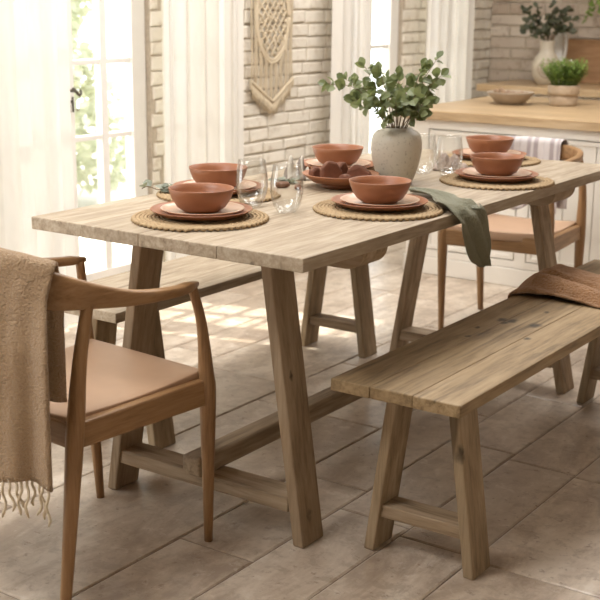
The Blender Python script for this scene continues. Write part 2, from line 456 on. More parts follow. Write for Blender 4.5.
w = MB(); ys = [YF-.2] + [q for o in OPEN for q in o[:2]] + [YB+.2]
for a, b in zip(ys[0::2], ys[1::2]): w.box(XW-.09, XW, a, b, -.06, ZC)
for a, b, t_ in OPEN: w.box(XW-.09, XW, a, b, t_, ZC); w.box(XW-.09, XW, a, b, -.06, 0)
wl = tag(w.build('wall_left', M['mortar']), kind='structure')
b_ = MB(); brick_field(b_, lambda u,z,d: (XW+d, u, z), YF, YB, 0, ZC, OPEN, 5, .0625, .178, .008)
b_.build('brick_facing', M['brick'], wl)
w = MB(); w.box(XW-.09, XR+.2, YB, YB+.2, -.06, ZC)
wb = tag(w.build('wall_back', M['mortar']), kind='structure')
b_ = MB(); brick_field(b_, lambda u,z,d: (u, YB-d, z), XW, XR, 0, ZC, [], 9)
b_.build('brick_facing', M['brick_back'], wb)

# French door leaves and windows (frames with muntins, one pane of glass each, lever handle)
MZ = [.415, .723, 1.031, 1.34, 1.65, 1.96]
def joinery(name, y0, y1, stile_l, stile_r, mull, bottom, kind_name):
    f = MB(); xa, xb = XW-.07, XW-.02
    z0, z1 = .006, 2.19
    f.box(xa, xb, y0, y0+stile_l, z0, z1); f.box(xa, xb, y1-stile_r, y1, z0, z1)
    f.box(xa, xb, y0+stile_l, y1-stile_r, z0, bottom); f.box(xa, xb, y0+stile_l, y1-stile_r, 2.10, z1)
    for m0, m1 in mull: f.box(xa+.008, xb-.006, m0, m1, bottom, 2.10)
    cols = [y0+stile_l] + [q for m in mull for q in m] + [y1-stile_r]
    for z in MZ:
        if z > bottom+.08:
            for a, b in zip(cols[0::2], cols[1::2]): f.box(xa+.012, xb-.010, a, b, z-.011, z+.011)
    fo = tag(f.build(name, M['paint'], bevel=.004), kind='structure')
    g = MB(); g.box(XW-.052, XW-.047, y0+stile_l-.004, y1-stile_r+.004, bottom-.004, 2.104)
    g.build('glass_pane', M['pane'], fo)
    return fo
d2 = joinery('door_1', 1.395, 1.902, .075, .085, [(1.632,1.672)], .16, 'door')
d1 = joinery('door_2', .883, 1.391, .085, .075, [(1.115,1.155)], .16, 'door')
joinery('window_1', 1.99, 2.27, .04, .04, [], .10, 'window')
joinery('window_2', 3.49, 4.056, .06, .09, [(3.70,3.73)], .10, 'window')
joinery('window_3', 4.345, 4.675, .05, .05, [], .10, 'window')
joinery('added_window', -1.695, -.205, .06, .06, [(-1.20,-1.165),(-.72,-.685)], .10, 'window')  # unseen window, added to bring side light into the foreground
h = MB()     # door furniture on the meeting stile
h.box(XW-.02, XW-.014, 1.418, 1.440, .845, .945)
h.tube([(XW-.016,1.429,.925),(XW+.028,1.429,.925)], .006, 10)
h.tube([(XW+.026,1.415,.936),(XW+.028,1.432,.922),(XW+.030,1.447,.905),(XW+.026,1.461,.915),(XW+.02,1.463,.928)], [.006,.007,.006,.0055,.005], 8)
h.tube([(XW-.014,1.424,.882),(XW+.004,1.424,.882)], .006, 10)
h.tube([(XW+.002,1.421,.884),(XW+.003,1.421,.84)], .004, 8); h.tube([(XW+.002,1.437,.90),(XW+.003,1.437,.84)], .004, 8)
h.build('door_handle', M['iron'], d2, smooth=True)

# outside: terrace and trees beyond the glass
c = MB(); c.box(-9, XW-.09, -3, 10, -.2, -.05)
tag(c.build('patio', M['patio']), kind='structure')
def outdoor_tree(x, y, rr, hgt, seed, label):
    rt = random.Random(seed)
    t = thing('garden_tree', label, 'tree', (x, y, -.05), 0)
    s = MB(); s.tube([(0,0,0),(.03,.02,hgt*.4),(-.02,.05,hgt*.9)], [.07,.05,.02], 8)
    for k in range(10):
        a = rt.uniform(0, 6.28); z = hgt*rt.uniform(.1,.8)
        s.tube([(0,0,z),(cos(a)*rr*.4,sin(a)*rr*.4,z+.2),(cos(a)*rr*.8,sin(a)*rr*.8,z+.3)], [.025,.015,.006], 6)
    s.build('trunk', M['stem'], t, smooth=True)
    f = MB()
    for k in range(9000):
        a = rt.uniform(0,6.28); z = rt.uniform(.05, 1); q = rr*(.35+.65*rt.random()**.5)*(.75+.35*sin(z*9+a*2))*(1 if z < .8 else (1.02-z)/.22)
        p = Vector((cos(a)*q, sin(a)*q, z*hgt))
        f.leaf(p, Vector((rt.uniform(-1,1),rt.uniform(-1,1),rt.uniform(-.8,.3))), Vector((rt.uniform(-1,1),rt.uniform(-1,1),1)), rt.uniform(.07,.12), rt.uniform(.045,.075), rnd=rt.random())
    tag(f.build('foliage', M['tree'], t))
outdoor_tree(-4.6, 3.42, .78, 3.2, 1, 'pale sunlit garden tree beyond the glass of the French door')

# ------------------------------------------------------------------ curtains
def curtain(y0, y1, folds, amp, seed, label, x=-1.985):
    rc = random.Random(seed); ph = [rc.uniform(0,6.28) for _ in range(4)]
    m = MB(); nu = folds*14
    def fn(u, v):
        z = 2.5*(1-v) + .012
        s = u*folds*2*PI
        a = amp*(.8+.3*sin(u*5+ph[0]))*(1+.15*v)
        dx = a*sin(s+.5*sin(u*7+ph[1])) + .3*a*sin(2.3*s+ph[2]+.6*v)
        yy = y0+(y1-y0)*u + .012*sin(s*2+ph[3]) + .02*v*(u-.5)
        return (x+dx, yy, z)
    m.grid(nu, 14, fn)
    o = m.build('curtain', M['curtain'], smooth=True)
    return tag(o, label, 'curtain', 'floor length curtains')
curtain(.42, 1.30, 6, .028, 1, 'cream linen curtain left of the French door, nearest the front chair')
curtain(1.865, 2.405, 5, .026, 2, 'cream linen curtain hanging between the French door and the macrame hanging')
curtain(3.165, 3.56, 4, .024, 3, 'cream linen curtain just right of the macrame wall hanging, behind the eucalyptus')
curtain(4.12, 4.70, 5, .026, 4, 'cream linen curtain nearest the kitchen corner, right of the eucalyptus')

# ------------------------------------------------------------------ dining table
TT = .76
tb = thing('dining_table', 'long weathered oak trestle dining table set for six', 'table', (0,0,0))
top = MB()
cuts = [-.826,-.652,-.468,-.235,0]
for a, b in zip(cuts[:-1], cuts[1:]):
    top.box(a+.0003, b-.0003, R.uniform(0,.004), 1.868+R.uniform(-.004,0), .728, TT-R.uniform(0,.0007))
top.build('tabletop', M['table_y'], tb, bevel=.0024, seg=2)
def trestle(y0, dx):
    for s, xb, xt in ((1, -.115+dx, -.222), (-1, -.728, -.61)):
        l = MB(); l.post(xb, xt, y0, y0+.092, 0.0, .728, .031)
        l.build('leg', M['table_z'], tb, bevel=.004)
    st = MB(); st.box(-.722, -.150+dx*.9, y0+.006, y0+.086, .080, .118)
    st.build('stretcher', M['table_x'], tb, bevel=.004)
trestle(.160, 0); trestle(1.655, .05)
bm_ = MB(); bm_.box(-.458,-.398,.135,1.76,.118,.172)
bm_.build('long_beam', M['table_b'], tb, bevel=.009, seg=3)
for ya, yb in ((.255,.365),(1.36,1.52)):
    cl = MB(); n = 8; prof = [(-.79,.728),(-.79,.70)] + [(-.76+.0*k, .685) for k in range(1)] + [(-.055+.05*sin(k/n*PI/2), .685+.043*(1-cos(k/n*PI/2))) for k in range(n+1)]
    vs = [(x,ya,z) for x,z in prof] + [(x,yb,z) for x,z in prof]; k = len(prof)
    cl.add(vs, [tuple(range(k)), tuple(range(2*k-1,k-1,-1))] + [(i,i+k,(i+1)%k+k,(i+1)%k) for i in range(k)])
    cl.build('cleat', M['table_x'], tb, bevel=.003)

# ------------------------------------------------------------------ benches
def bench(x0, y0, ln, leg_in, label, knots=()):
    W = .334
    b = thing('bench', label, 'bench', (x0, y0, 0), 0, 'long oak benches')
    my = wood('brown_oak_seat_knotted', 'y', (.13,.085,.04), (.285,.195,.10), (.395,.285,.16), .55, .9, .5, knots, tone=.15) if knots else M['table_y']  # unknotted seat takes the paler table oak to imitate stronger light on it
    s = MB(); cs = [0, .105, .215, W]
    for p, q in zip(cs[:-1], cs[1:]):
        s.box(p+.0002, q-.0002, R.uniform(0,.002), ln-R.uniform(0,.003), .420, .45-R.uniform(0,.0003))
    s.build('seat', my, b, bevel=.0028, seg=2)
    for ya in (leg_in, ln-leg_in-.092):
        for xb, xt in ((.056,.112),(W-.009,W-.068)):
            l = MB(); l.post(xb, xt, ya, ya+.092, 0, .420, .028); 
            mz = M['bench_z']
            if knots and ya < .3 and xb > .2: mz = M['leg_knot']
            l.build('leg', mz, b, bevel=.004)
        st = MB(); st.box(.075, W-.03, ya+.010, ya+.080, .088, .120)
        st.build('stretcher', M['bench_x'], b, bevel=.003)
    return b
M['leg_knot'] = wood('brown_oak_leg_knotted', 'z', (.18,.125,.07), (.33,.24,.145), (.45,.345,.225), .65, .9, .6, [(.2925,.092,.30,.012),(.303,.092,.322,.006)])
bx = -.0275
kn = [(x-bx, y-.156, .45, r*1.55) for x,y,r in [(.066,.871,.007),(.093,.874,.008),(.086,.845,.005),(.163,.868,.009),(.047,.76,.004),(.066,.665,.004),(.20,.735,.005),(.13,1.02,.004)]]
bench(bx, .156, 1.63, .096, 'brown oak bench in front of the table carrying a rust blanket', kn)
bench(-1.152, .29, 1.56, .15, 'weathered oak bench on the far side of the table by the windows')

# ------------------------------------------------------------------ armchairs
def set_rail(pts):
    global RP, RH, RT
    full = pts + [(-x,y,z,hh,t) for x,y,z,hh,t in pts[-2::-1]]
    RP = catmull([p[:3] for p in full], 8); RH = smooth_list([p[3] for p in full], 8); RT = smooth_list([p[4] for p in full], 8)
RAILP = [(.196,.195,.653,.021,.030),(.222,.10,.655,.024,.034),(.236,-.03,.668,.034,.030),(.229,-.13,.688,.054,.027),(.195,-.215,.708,.082,.025),(.115,-.272,.722,.100,.023),
         (0,-.292,.728,.106,.023)]
set_rail(RAILP)
def rail_frame(i):
    t = RP[min(i+1,len(RP)-1)] - RP[max(i-1,0)]; t.z = 0; t.normalize()
    return t, Vector((t.y,-t.x,0))*-1      # normal points outwards on the back
def make_chair(name, label, loc, rz):
    # legs rise into the rail ends and the rear bends of the rail
    c = thing(name, label, 'chair', loc, rz, 'oak armchairs')
    for s in (1,-1):
        l = MB()
        l.tube(catmull([(s*.200,.225,0),(s*.208,.218,.20),(s*.214,.212,.385),(s*.214,.208,.44),(s*.210,.198,.56),(s*(RP[0].x+.002),.180,RP[0].z-.001)],6),
               smooth_list([.0105,.0155,.0205,.0185,.0125,.0115],6), 14)
        l.build('leg', M['chair_z'], c, smooth=True)
        l = MB()
        l.tube(catmull([(s*.208,-.228,0),(s*.212,-.208,.20),(s*.216,-.192,.38),(s*.217,-.186,.44),(s*.219,-.172,.56),(s*(RP[24].x-.006),-.150,RP[24].z-.012)],6),
               smooth_list([.0125,.0165,.0205,.0195,.0155,.013],6), 14)
        l.build('leg', M['chair_z'], c, smooth=True)
        a = MB()          # side apron
        x0, x1 = s*.196, s*.222
        a.hexa([(min(x0,x1),-.185,.360),(max(x0,x1),-.185,.360),(max(x0,x1),.205,.360),(min(x0,x1),.205,.360),
                (min(x0,x1),-.185,.418),(max(x0,x1),-.185,.418),(max(x0,x1),.205,.425),(min(x0,x1),.205,.425)])
        a.build('apron', M['chair_y'], c, bevel=.005)
    for y in (.198,-.200):
        a = MB(); a.box(-.205,.205,y,y+.024,.360,.424 if y > 0 else .418); a.build('apron', M['chair_x'], c, bevel=.005)
    st = MB()
    def top_z(x, y): return .432 + .010*(abs(x)/.22)**2 - .012*max(0,1-((y+.02)/.24)**2) + .004*(y/.2)
    n = 14
    def fn(u, v):
        x = (u-.5)*2; y = -.195 + .405*v; hw = .199 + .003*v
        y += .018*(1-x*x)*(1 if v > .5 else 0)*(2*v-1)
        return (x*hw, y, top_z(x*hw, y))
    st.grid(n, n, fn)
    b0 = len(st.v); st.grid(n, n, lambda u, v: (fn(1-u, v)[0], fn(1-u, v)[1], .402))
    edge = [i*n for i in range(n)] + [(n-1)*n+j for j in range(1,n)] + [i*n+n-1 for i in range(n-2,-1,-1)] + [j for j in range(n-2,0,-1)]
    mir = lambda k: b0 + (n-1-k//n)*n + k % n
    st.add([], [])
    for a_, b2 in zip(edge, edge[1:]+edge[:1]):
        st.f.append([a_, mir(a_), mir(b2), b2]); st.r.append(.5); st.m.append(0)
    st.build('seat', M['seat'], c, smooth=True, bevel=.004)
    r = MB(); N = 14; vs = []; fs = []
    for i in range(len(RP)):
        t, nr = rail_frame(i); k_end = min(i, len(RP)-1-i); sc = min(1, .55+.15*k_end)
        for k in range(N):
            a = 2*PI*k/N; ca, sa = cos(a), sin(a)
            q = lambda v: math.copysign(abs(v)**.55, v)
            vs.append(RP[i] + nr*(q(ca)*RT[i]*.5*sc) + Vector((0,0,q(sa)*RH[i]*.5*sc)))
    for i in range(len(RP)-1):
        for k in range(N): fs.append((i*N+k, i*N+(k+1)%N, (i+1)*N+(k+1)%N, (i+1)*N+k))
    fs += [tuple(range(N-1,-1,-1)), tuple((len(RP)-1)*N+k for k in range(N))]
    r.add(vs, fs); r.build('back_rail', M['chair_y'], c, smooth=True)
    return c
C1 = ((-.539,-.138,0), math.radians(-5.6))
C2 = ((-.572,2.33,0), math.radians(180+5))
ch = make_chair('armchair', 'light oak armchair in the foreground with a fringed beige throw on its back', *C1)
def drape(name, mat, loc, rz, i0, i1, z_in, z_out, label, cat, amp, seed, fringe=None, solid=.005, extra=0.0, ragged=.0, sheath=.005, i_in=None):
    """cloth folded over the back rail between path stations i0..i1 (chair-local)"""
    i_in = i0 if i_in is None else i_in; rd = random.Random(seed); ph = [rd.uniform(0,6.28) for _ in range(6)]
    m = MB(); nu, nv = 64, 60
    def at(f):
        i = min(int(f), len(RP)-2); t = f - i
        P = RP[i].lerp(RP[i+1], t); _, n0 = rail_frame(i); _, n1 = rail_frame(i+1)
        return P, n0.lerp(n1, t).normalized(), RH[i]*(1-t)+RH[i+1]*t, RT[i]*(1-t)+RT[i+1]*t
    def pt(u, v):
        ii = i_in + (i0-i_in)*min(1,max(0,(v-.30)/.22)); P, n, hh, th = at(ii + (i1-ii)*u)
        gap = th*.5 + .007 + sheath
        zt = P.z + hh*.5 + .006 + sheath
        L_in, L_out = zt - z_in(u), zt - z_out(u)
        arc = PI*gap
        s = v*(L_in + arc + L_out)
        wv = lambda d: sin(u*27+ph[0]+d*1.5)*.55 + sin(u*14+ph[1])*.4 + sin(u*47+ph[2]-d*2)*.28
        if s < L_in:
            d = L_in - s; k = min(1, d/.12)
            off = -gap - (amp*.45*k*(1+wv(d))) ; z = zt - gap*.5 - d
        elif s < L_in + arc:
            a = (s-L_in)/arc*PI; off = -gap*cos(a); z = zt - gap*.5 + gap*.9*sin(a)
        else:
            d = s - L_in - arc; k = min(1, d/.16)
            off = gap + amp*k*(1.05+wv(d)) + extra*d; z = zt - gap*.5 - d
        lump = .003*mnoise.noise((u*14+seed, s*22, 0))
        q = P + n*(off+lump)
        return (q.x, q.y, z + lump*.5)
    m.grid(nu, nv, pt)
    t = thing(name, label, cat, loc, rz)
    o = m.build('cloth', mat, t, smooth=True, solid=solid)
    if fringe:
        f = MB()
        for k in range(46):
            u = (k+.5)/46 + rd.uniform(-.006,.006); u = min(max(u,0),1)
            p = Vector(pt(u, 1)); pts = [p+Vector((0,0,.008))]
            L = fringe*rd.uniform(.75,1.15); dx, dy = rd.uniform(-.012,.012), rd.uniform(-.012,.012)
            for j in range(1,8):
                q = j/7; pts.append(p + Vector((dx*q+.003*sin(q*9+k), dy*q+.003*cos(q*8+k), -L*q)))
            f.tube(pts, [.0032,.003,.0034,.003,.0034,.003,.004,.0018], 6)
        f.build('fringe', M['cord'], t, smooth=True)
    return t
drape('throw_blanket', M['throw'], *C1, 33.0, 66.0, lambda u: .462+.012*sin(u*9), lambda u: .318+.012*sin(u*13), 'beige woolly throw with a tasselled hem draped over the front armchair back', 'blanket', .028, 4, .072, .007, .03, sheath=.004, i_in=29.6)
set_rail([(.190,.185,.690,.022,.026),(.214,.10,.692,.024,.030),(.222,-.03,.696,.025,.027),(.212,-.13,.698,.030,.025),(.180,-.205,.698,.046,.023),(.108,-.255,.696,.060,.022),(0,-.275,.695,.062,.022)])
make_chair('armchair', 'light oak armchair by the kitchen island with a striped shawl on its back', *C2)
drape('shawl', M['shawl'], *C2, 30.5, 56.0, lambda u: .475+.02*sin(u*11), lambda u: .47, 'pale lilac striped shawl over the back of the far armchair', 'shawl', .011, 6, None, .003, 0)

# ------------------------------------------------------------------ tableware
def profile_solid(outer, inner): return [(0, outer[0][1])] + outer + inner[::-1] + [(0, inner[0][1])]
def mk_mat(r=.169):
    m = MB(); pts = []; rad = []; pitch = .0098; th = r/pitch*2*PI; a = 1.2
    i = 0
    while a < th:
        rr = pitch*a/(2*PI); st = .0042/max(rr,.012)
        pts.append((rr*cos(a)+.0020*sin(i*PI/2)*cos(a), rr*sin(a)+.0020*sin(i*PI/2)*sin(a), .0058+.0012*cos(i*PI/2+PI*.5))); rad.append(.0050+.0016*sin(i*PI/2*1.0+.7)); a += st; i += 1
    m.tube(pts, rad, 6, squash=.72); return m
def mk_bowl(): 
    out = [(.036,0),(.044,.001),(.060,.012),(.071,.028),(.0775,.044),(.0815,.0575)]
    inn = [(.034,.006),(.056,.016),(.067,.030),(.0735,.045),(.0785,.0575),(.080,.0588)]
    m = MB(); m.lathe([(0,.0)] + out + [(.0808,.0588)] + inn[::-1][1:] + [(0,.0052)], 56); return m
def mk_plate(r, hgt):
    m = MB()
    m.lathe([(0,0),(r*.62,0),(r*.66,.0012),(r*.88,hgt*.45),(r*.985,hgt-.0012),(r,hgt),(r*.985,hgt+.0012),(r*.955,hgt*.92),(r*.86,hgt*.55),(r*.66,.0052),(0,.0048)], 64); return m
places = [ # x, y, stack lift, words
 (-.464,.231,0, 'front'), (-.182,.618,0,'right'), (-.160,1.268,0,'rightfar'), (-.664,.552,.008,'left'), (-.655,1.150,0,'leftfar'), (-.393,1.700,0,'head')]
where = ['at the table end nearest the foreground armchair','beside the green napkin on the bench side','at the far right table corner, bench side',
         'on the window side, behind the nearest setting','on the window side, behind the dish of dark bread','at the far table head, before the striped shawl']
mat0 = bowl0 = dp0 = sp0 = None
for k, (x, y, lift, _) in enumerate(places):
    rz = R.uniform(0,6)
    z = TT
    if mat0 is None:
        mat0 = mk_mat().build('placemat', M['rope'], smooth=True); tag(mat0, 'round woven seagrass placemat '+where[k], 'placemat', 'woven placemats'); mat0.location = (x,y,z); mat0.rotation_euler.z = rz
        dp0 = tag(mk_plate(.127,.0185).build('dinner_plate', M['terra'], smooth=True), 'large terracotta plate '+where[k], 'plate', 'terracotta dinner plates'); dp0.location = (x,y,z+.0095)
        sp0 = tag(mk_plate(.104,.0145).build('side_plate', M['pale'], smooth=True), 'small pale-faced plate '+where[k], 'plate', 'small plates in the settings'); sp0.location = (x+.002,y+.002,z+.0155)
        bowl0 = tag(mk_bowl().build('bowl', M['terra'], smooth=True), 'matte terracotta bowl '+where[k], 'bowl', 'terracotta bowls'); bowl0.location = (x,y,z+.0212)
    else:
        dup(mat0, (x,y,z), rz, 'round woven seagrass placemat '+where[k])
        dup(dp0, (x,y,z+.0095), 0, 'large terracotta plate '+where[k])
        dup(sp0, (x+R.uniform(-.003,.003),y+.002,z+.0155), 0, 'small pale-faced plate '+where[k])
        dup(bowl0, (x,y,z+.0212), 0, 'matte terracotta bowl '+where[k])

def mk_tumbler(r=.043, hh=.122):
    m = MB(); t = .0012
    out = [(.019,0),(.024,.002),(r*.84,.020),(r,.050),(r*.97,.082),(r*.84,hh)]
    inn = [(.016,.007),(r*.83-t,.022),(r-t,.050),(r*.97-t,.082),(r*.84-t,hh)]
    o = [(0,0)] + out + [(r*.84-t/2,hh+.0006)] + inn[::-1] + [(0,.0065)]
    m.lathe(o, 40); return m
g0 = tag(mk_tumbler().build('drinking_glass', M['glass'], smooth=True), 'clear stemless glass left of its pair, beside the nearest place setting', 'glass', 'clear drinking glasses')
g0.location = (-.487,.470,TT)
dup(g0, (-.357,.446,TT), 0, 'clear stemless glass right of its pair, between the two nearest settings')
dup(g0, (-.425,1.290,TT), 0, 'clear stemless glass next to the right side of the grey vase')
dup(g0, (-.338,1.300,TT), 0, 'clear stemless glass beside the far right stack of bowls')

# vase and eucalyptus
vz = MB()
vz.lathe([(0,0),(.043,0),(.049,.003),(.060,.030),(.070,.065),(.0758,.100),(.0755,.125),(.070,.145),(.060,.156),(.0475,.1600),(.0455,.1655),(.041,.167),(.037,.162),(.040,.154),(.058,.140),(.065,.105),(.052,.04),(0,.012)], 64, wob=.012)
vo = tag(vz.build('vase', M['stone'], smooth=True), 'large grey-green stoneware vase holding eucalyptus on the dining table', 'vase'); vo.location = (-.390,1.060,TT)
CR = Vector((.826,.564,0)); CF = Vector((-.564,.826,0)); UP = Vector((0,0,1))
def bouquet(name, base, tips, label, mats, seed, lr, mouth, leafn=9, rad=.0016, group=None):
    rb = random.Random(seed)
    b = thing(name, label, 'plant', base, 0)
    for k, (dx, dz, dd) in enumerate(tips):
        tip = CR*dx + UP*dz + CF*dd
        m0 = CR*(mouth[0]*max(-1,min(1,dx/.12))) + CF*(mouth[0]*max(-1,min(1,dd/.1))) 
        foot = m0*-.5 + UP*(-mouth[1]*.55)
        mid = m0.lerp(tip, .5) + UP*(abs(dx)*.22) + CF*rb.uniform(-.01,.01)
        pts = catmull([foot, m0, mid, tip], 8)
        s = MB(); n = len(pts); s.tube(pts, [rad*(1.2-.8*i/n) for i in range(n)], 6)
        br = s.build('branch', M['stem'], b, smooth=True)
        f = MB()
        for j in range(leafn):
            q = .40 + .60*(j+.6)/leafn if leafn > 1 else .9
            i = min(int(8 + (n-9)*q), n-1); p = pts[i]
            tdir = (pts[min(i+1,n-1)]-pts[max(i-1,0)]).normalized()
            for sd in (1,-1):
                o = Vector((rb.uniform(-1,1),rb.uniform(-1,1),rb.uniform(-.6,.8))).normalized()
                d = (tdir*.5 + o*1.0).normalized()
                L = lr*rb.uniform(.75,1.35)
                nrm = Vector((rb.uniform(-1,1),rb.uniform(-1.3,.4),rb.uniform(.0,1)))
                f.leaf(p + d*.004, d, nrm, L, L*rb.uniform(.72,.98), .12, rb.random())
        f.leaf(tip, (tip-mid).normalized(), Vector((rb.uniform(-1,1),-1,.5)), lr, lr*.8, .12, rb.random())
        f.build('foliage', mats, br)
    return b
px = .95/334
tips = [((x-397)*px, (128-y)*px, d) for x,y,d in [(324,84,.0),(342,80,.05),(350,98,-.04),(362,66,.03),(377,70,-.03),(388,80,.06),(396,74,-.05),(408,82,.04),(421,66,.0),(438,58,.05),(440,74,-.02),(434,90,.04),(428,100,-.06),(356,104,-.07),(372,92,-.08),(412,92,-.09),(392,96,-.1),(380,112,-.1),(418,112,-.08),(402,104,-.05)]]
bouquet('eucalyptus_bunch', (-.390,1.060,TT+.166), tips, 'loose green eucalyptus bunch standing in the grey vase on the table', M['euc'], 11, .030, (.028,.15), 7)

# shallow terracotta dish of dark bread
PX, PY = -.478, .893
dsh = MB(); dsh.lathe([(0,0),(.052,0),(.054,.006),(.050,.010),(.085,.018),(.112,.038),(.1135,.041),(.110,.0415),(.082,.024),(.05,.0185),(0,.018)], 56)
do = tag(dsh.build('serving_dish', M['terra'], smooth=True), 'shallow footed terracotta dish of dark bread left of the grey vase', 'dish'); do.location = (PX,PY,TT)
def chunk(dx, dd, w, d, h, rot, tilt, seed, label):
    p = CR*dx + CF*dd; rc = random.Random(seed); m = MB(); jt = lambda: rc.uniform(-.15,.15)
    prof = [(-.5,0),(.5,0),(.5,.38),(.22,.90),(-.16,1.0),(-.48,.60)]
    vs = [((x+jt()*.5)*w, -d/2*(1+jt()), z*h) for x,z in prof] + [((x+jt()*.5)*w, d/2*(1+jt()), z*h*(.9+jt()*.6)) for x,z in prof]
    k = len(prof)
    m.add(vs, [tuple(range(k)), tuple(range(2*k-1,k-1,-1))] + [(i,i+k,(i+1)%k+k,(i+1)%k) for i in range(k)])
    o = tag(m.build('bread_chunk', M['bread'], bevel=.007, seg=3), label, 'bread', 'dark bread chunks on the dish')
    zm = min(v[2] for v in m.v)
    o.location = (PX+p.x, PY+p.y, TT+.0245-zm); o.rotation_euler.z = rot; return o
chunk(-.030, -.006, .064, .034, .056, .75, 0, 2, 'tallest dark brown bread chunk near the middle of the terracotta dish')
chunk(.052, .004, .074, .036, .046, .35, 0, 5, 'broad dark brown bread chunk on the right of the dish next to the vase')
chunk(-.074, .022, .036, .030, .034, 1.0, 0, 8, 'low dark brown bread chunk at the left end of the dish')
chunk(.012, -.052, .034, .030, .022, .2, 0, 9, 'small dark brown bread chunk at the front of the dish')
chunk(.004, .052, .044, .030, .046, 1.2, 0, 12, 'small dark bread chunk half hidden at the back of the dish')

# sprig, striped napkin, dried pods left of the dish
def sprig(name, loc, rz, n, L, mat, seed, label, leaf=.022):
    rs = random.Random(seed)
    t = thing(name, label, 'sprig', loc, rz)
    pts = [Vector((L*(i/10-.5), .012*sin(i*.6), .006+.004*sin(i*.9))) for i in range(11)]
    s = MB(); s.tube(pts, .0014, 6); s.build('stem', M['stem'], t, smooth=True)
    f = MB()
    for i in range(n):
        p = pts[rs.randint(1,10)]; a = rs.uniform(0,6.28)
        d = Vector((cos(a)*.9, sin(a), rs.uniform(.05,.8)))
        q = leaf*rs.uniform(.8,1.3); f.leaf(p, d, Vector((rs.uniform(-.6,.6),rs.uniform(-.8,.3),1)), q, q*.6, .1, rs.random())
    f.v = [(x,y,max(z,.0012)) for x,y,z in f.v]
    f.build('foliage', mat, t); return t
sprig('olive_sprig', (-.640,.850,TT), .9, 26, .075, M['euc_grey'], 3, 'grey-green leafy sprig on the table just left of the bread dish', .024)
sprig('eucalyptus_sprig', (-.800,.452,TT+.0125), .75, 14, .085, M['euc_grey'], 5, 'silvery leaf sprig on the window side edge behind the nearest bowl', .034)
for k, (x, y, lab) in enumerate([(-.600,.770,'dark brown dried pod on the table behind the right-hand clear glass'), (-.545,.770,'small dried pod between the clear glasses and the bread dish')]):
    m = MB(); m.blob((0,0,0), .013 if k == 0 else .010, (1.7,.9,.75), .3, k+3, .7+k); zm = min(v[2] for v in m.v)
    o = tag(m.build('dried_pod', M['pod'], smooth=True), lab, 'pod', 'dried pods'); o.location = (x,y,TT-zm)

def crumple(name, mat, loc, rz, w, l, hgt, seed, label, freq=5):
    m = MB()
    def fn(u, v):
        e = min(u,1-u,v,1-v)*4; e = min(1,e)
        z = hgt*e*(.5+.5*abs(mnoise.noise((u*freq+seed, v*freq, seed)))*2) + hgt*.35*e*sin(u*17+v*4+seed)
        wob = .08*mnoise.noise((u*3, v*3, seed+5))
        return ((u-.5+wob)*w, (v-.5+wob*.7)*l, .003+max(0,z))
    m.grid(34, 30, fn)
    o = tag(m.build(name, mat, smooth=True, solid=.0022), label, 'napkin'); o.location = loc; o.rotation_euler.z = rz; return o
crumple('napkin', M['napkin_stripe'], (-.665,.938,TT), .62, .085, .06, .045, 2, 'crumpled grey striped napkin behind the bread dish')
crumple('napkin', M['napkin_pink'], (-.405,1.435,TT), .5, .11, .10, .040, 7, 'crumpled pale napkin seen through the glass by the far bowls', 7)

# olive napkin slipping off the long edge
def napkin_green():
    m = MB(); nu, nv = 60, 26
    path = catmull([(-.262,.915,.7635),(-.19,.895,.764),(-.11,.835,.765),(-.05,.755,.766),(-.012,.735,.7665),(.010,.735,.757),(.016,.745,.735),(.017,.768,.69),(.018,.795,.64),(.018,.815,.607)], 6)
    n = len(path)
    wid = smooth_list([.035,.060,.085,.110,.130,.135,.135,.120,.090,.02], 6)
    def fn(u, v):
        f = u*(n-1); i = min(int(f), n-2); P = path[i].lerp(path[i+1], f-i)
        W = wid[min(i,len(wid)-1)]
        hang = 1 if P.x > .0 else 0
        k = (v-.5)
        across = Vector((.45,.89,0)).lerp(Vector((0,1,0)), min(1,max(0,u*1.8-.4)))
        if hang: across = Vector((0,1,.20))
        fold = sin(v*PI*5 + 1.5*sin(u*5)) * .55 + sin(v*PI*2.3+u*4)*.45
        amp = .014*(.7+.6*u)
        q = P + across*(k*W)
        if q.x > .006 or hang:
            w = min(1, max(0, (q.x+.02)/.03)); q.x = max(q.x, .006) + amp*(1+fold)*.9
        else:
            q.z += amp*(1+fold)*.8; q.z = max(q.z, TT+.0035 + (.0125 if math.hypot(q.x+.182, q.y-.618) < .176 else 0))
        return tuple(q)
    m.grid(nu, nv, fn)
    return m
tag(napkin_green().build('napkin', M['linen_green'], smooth=True, solid=.002), 'olive green linen napkin hanging off the near long edge of the table', 'napkin')

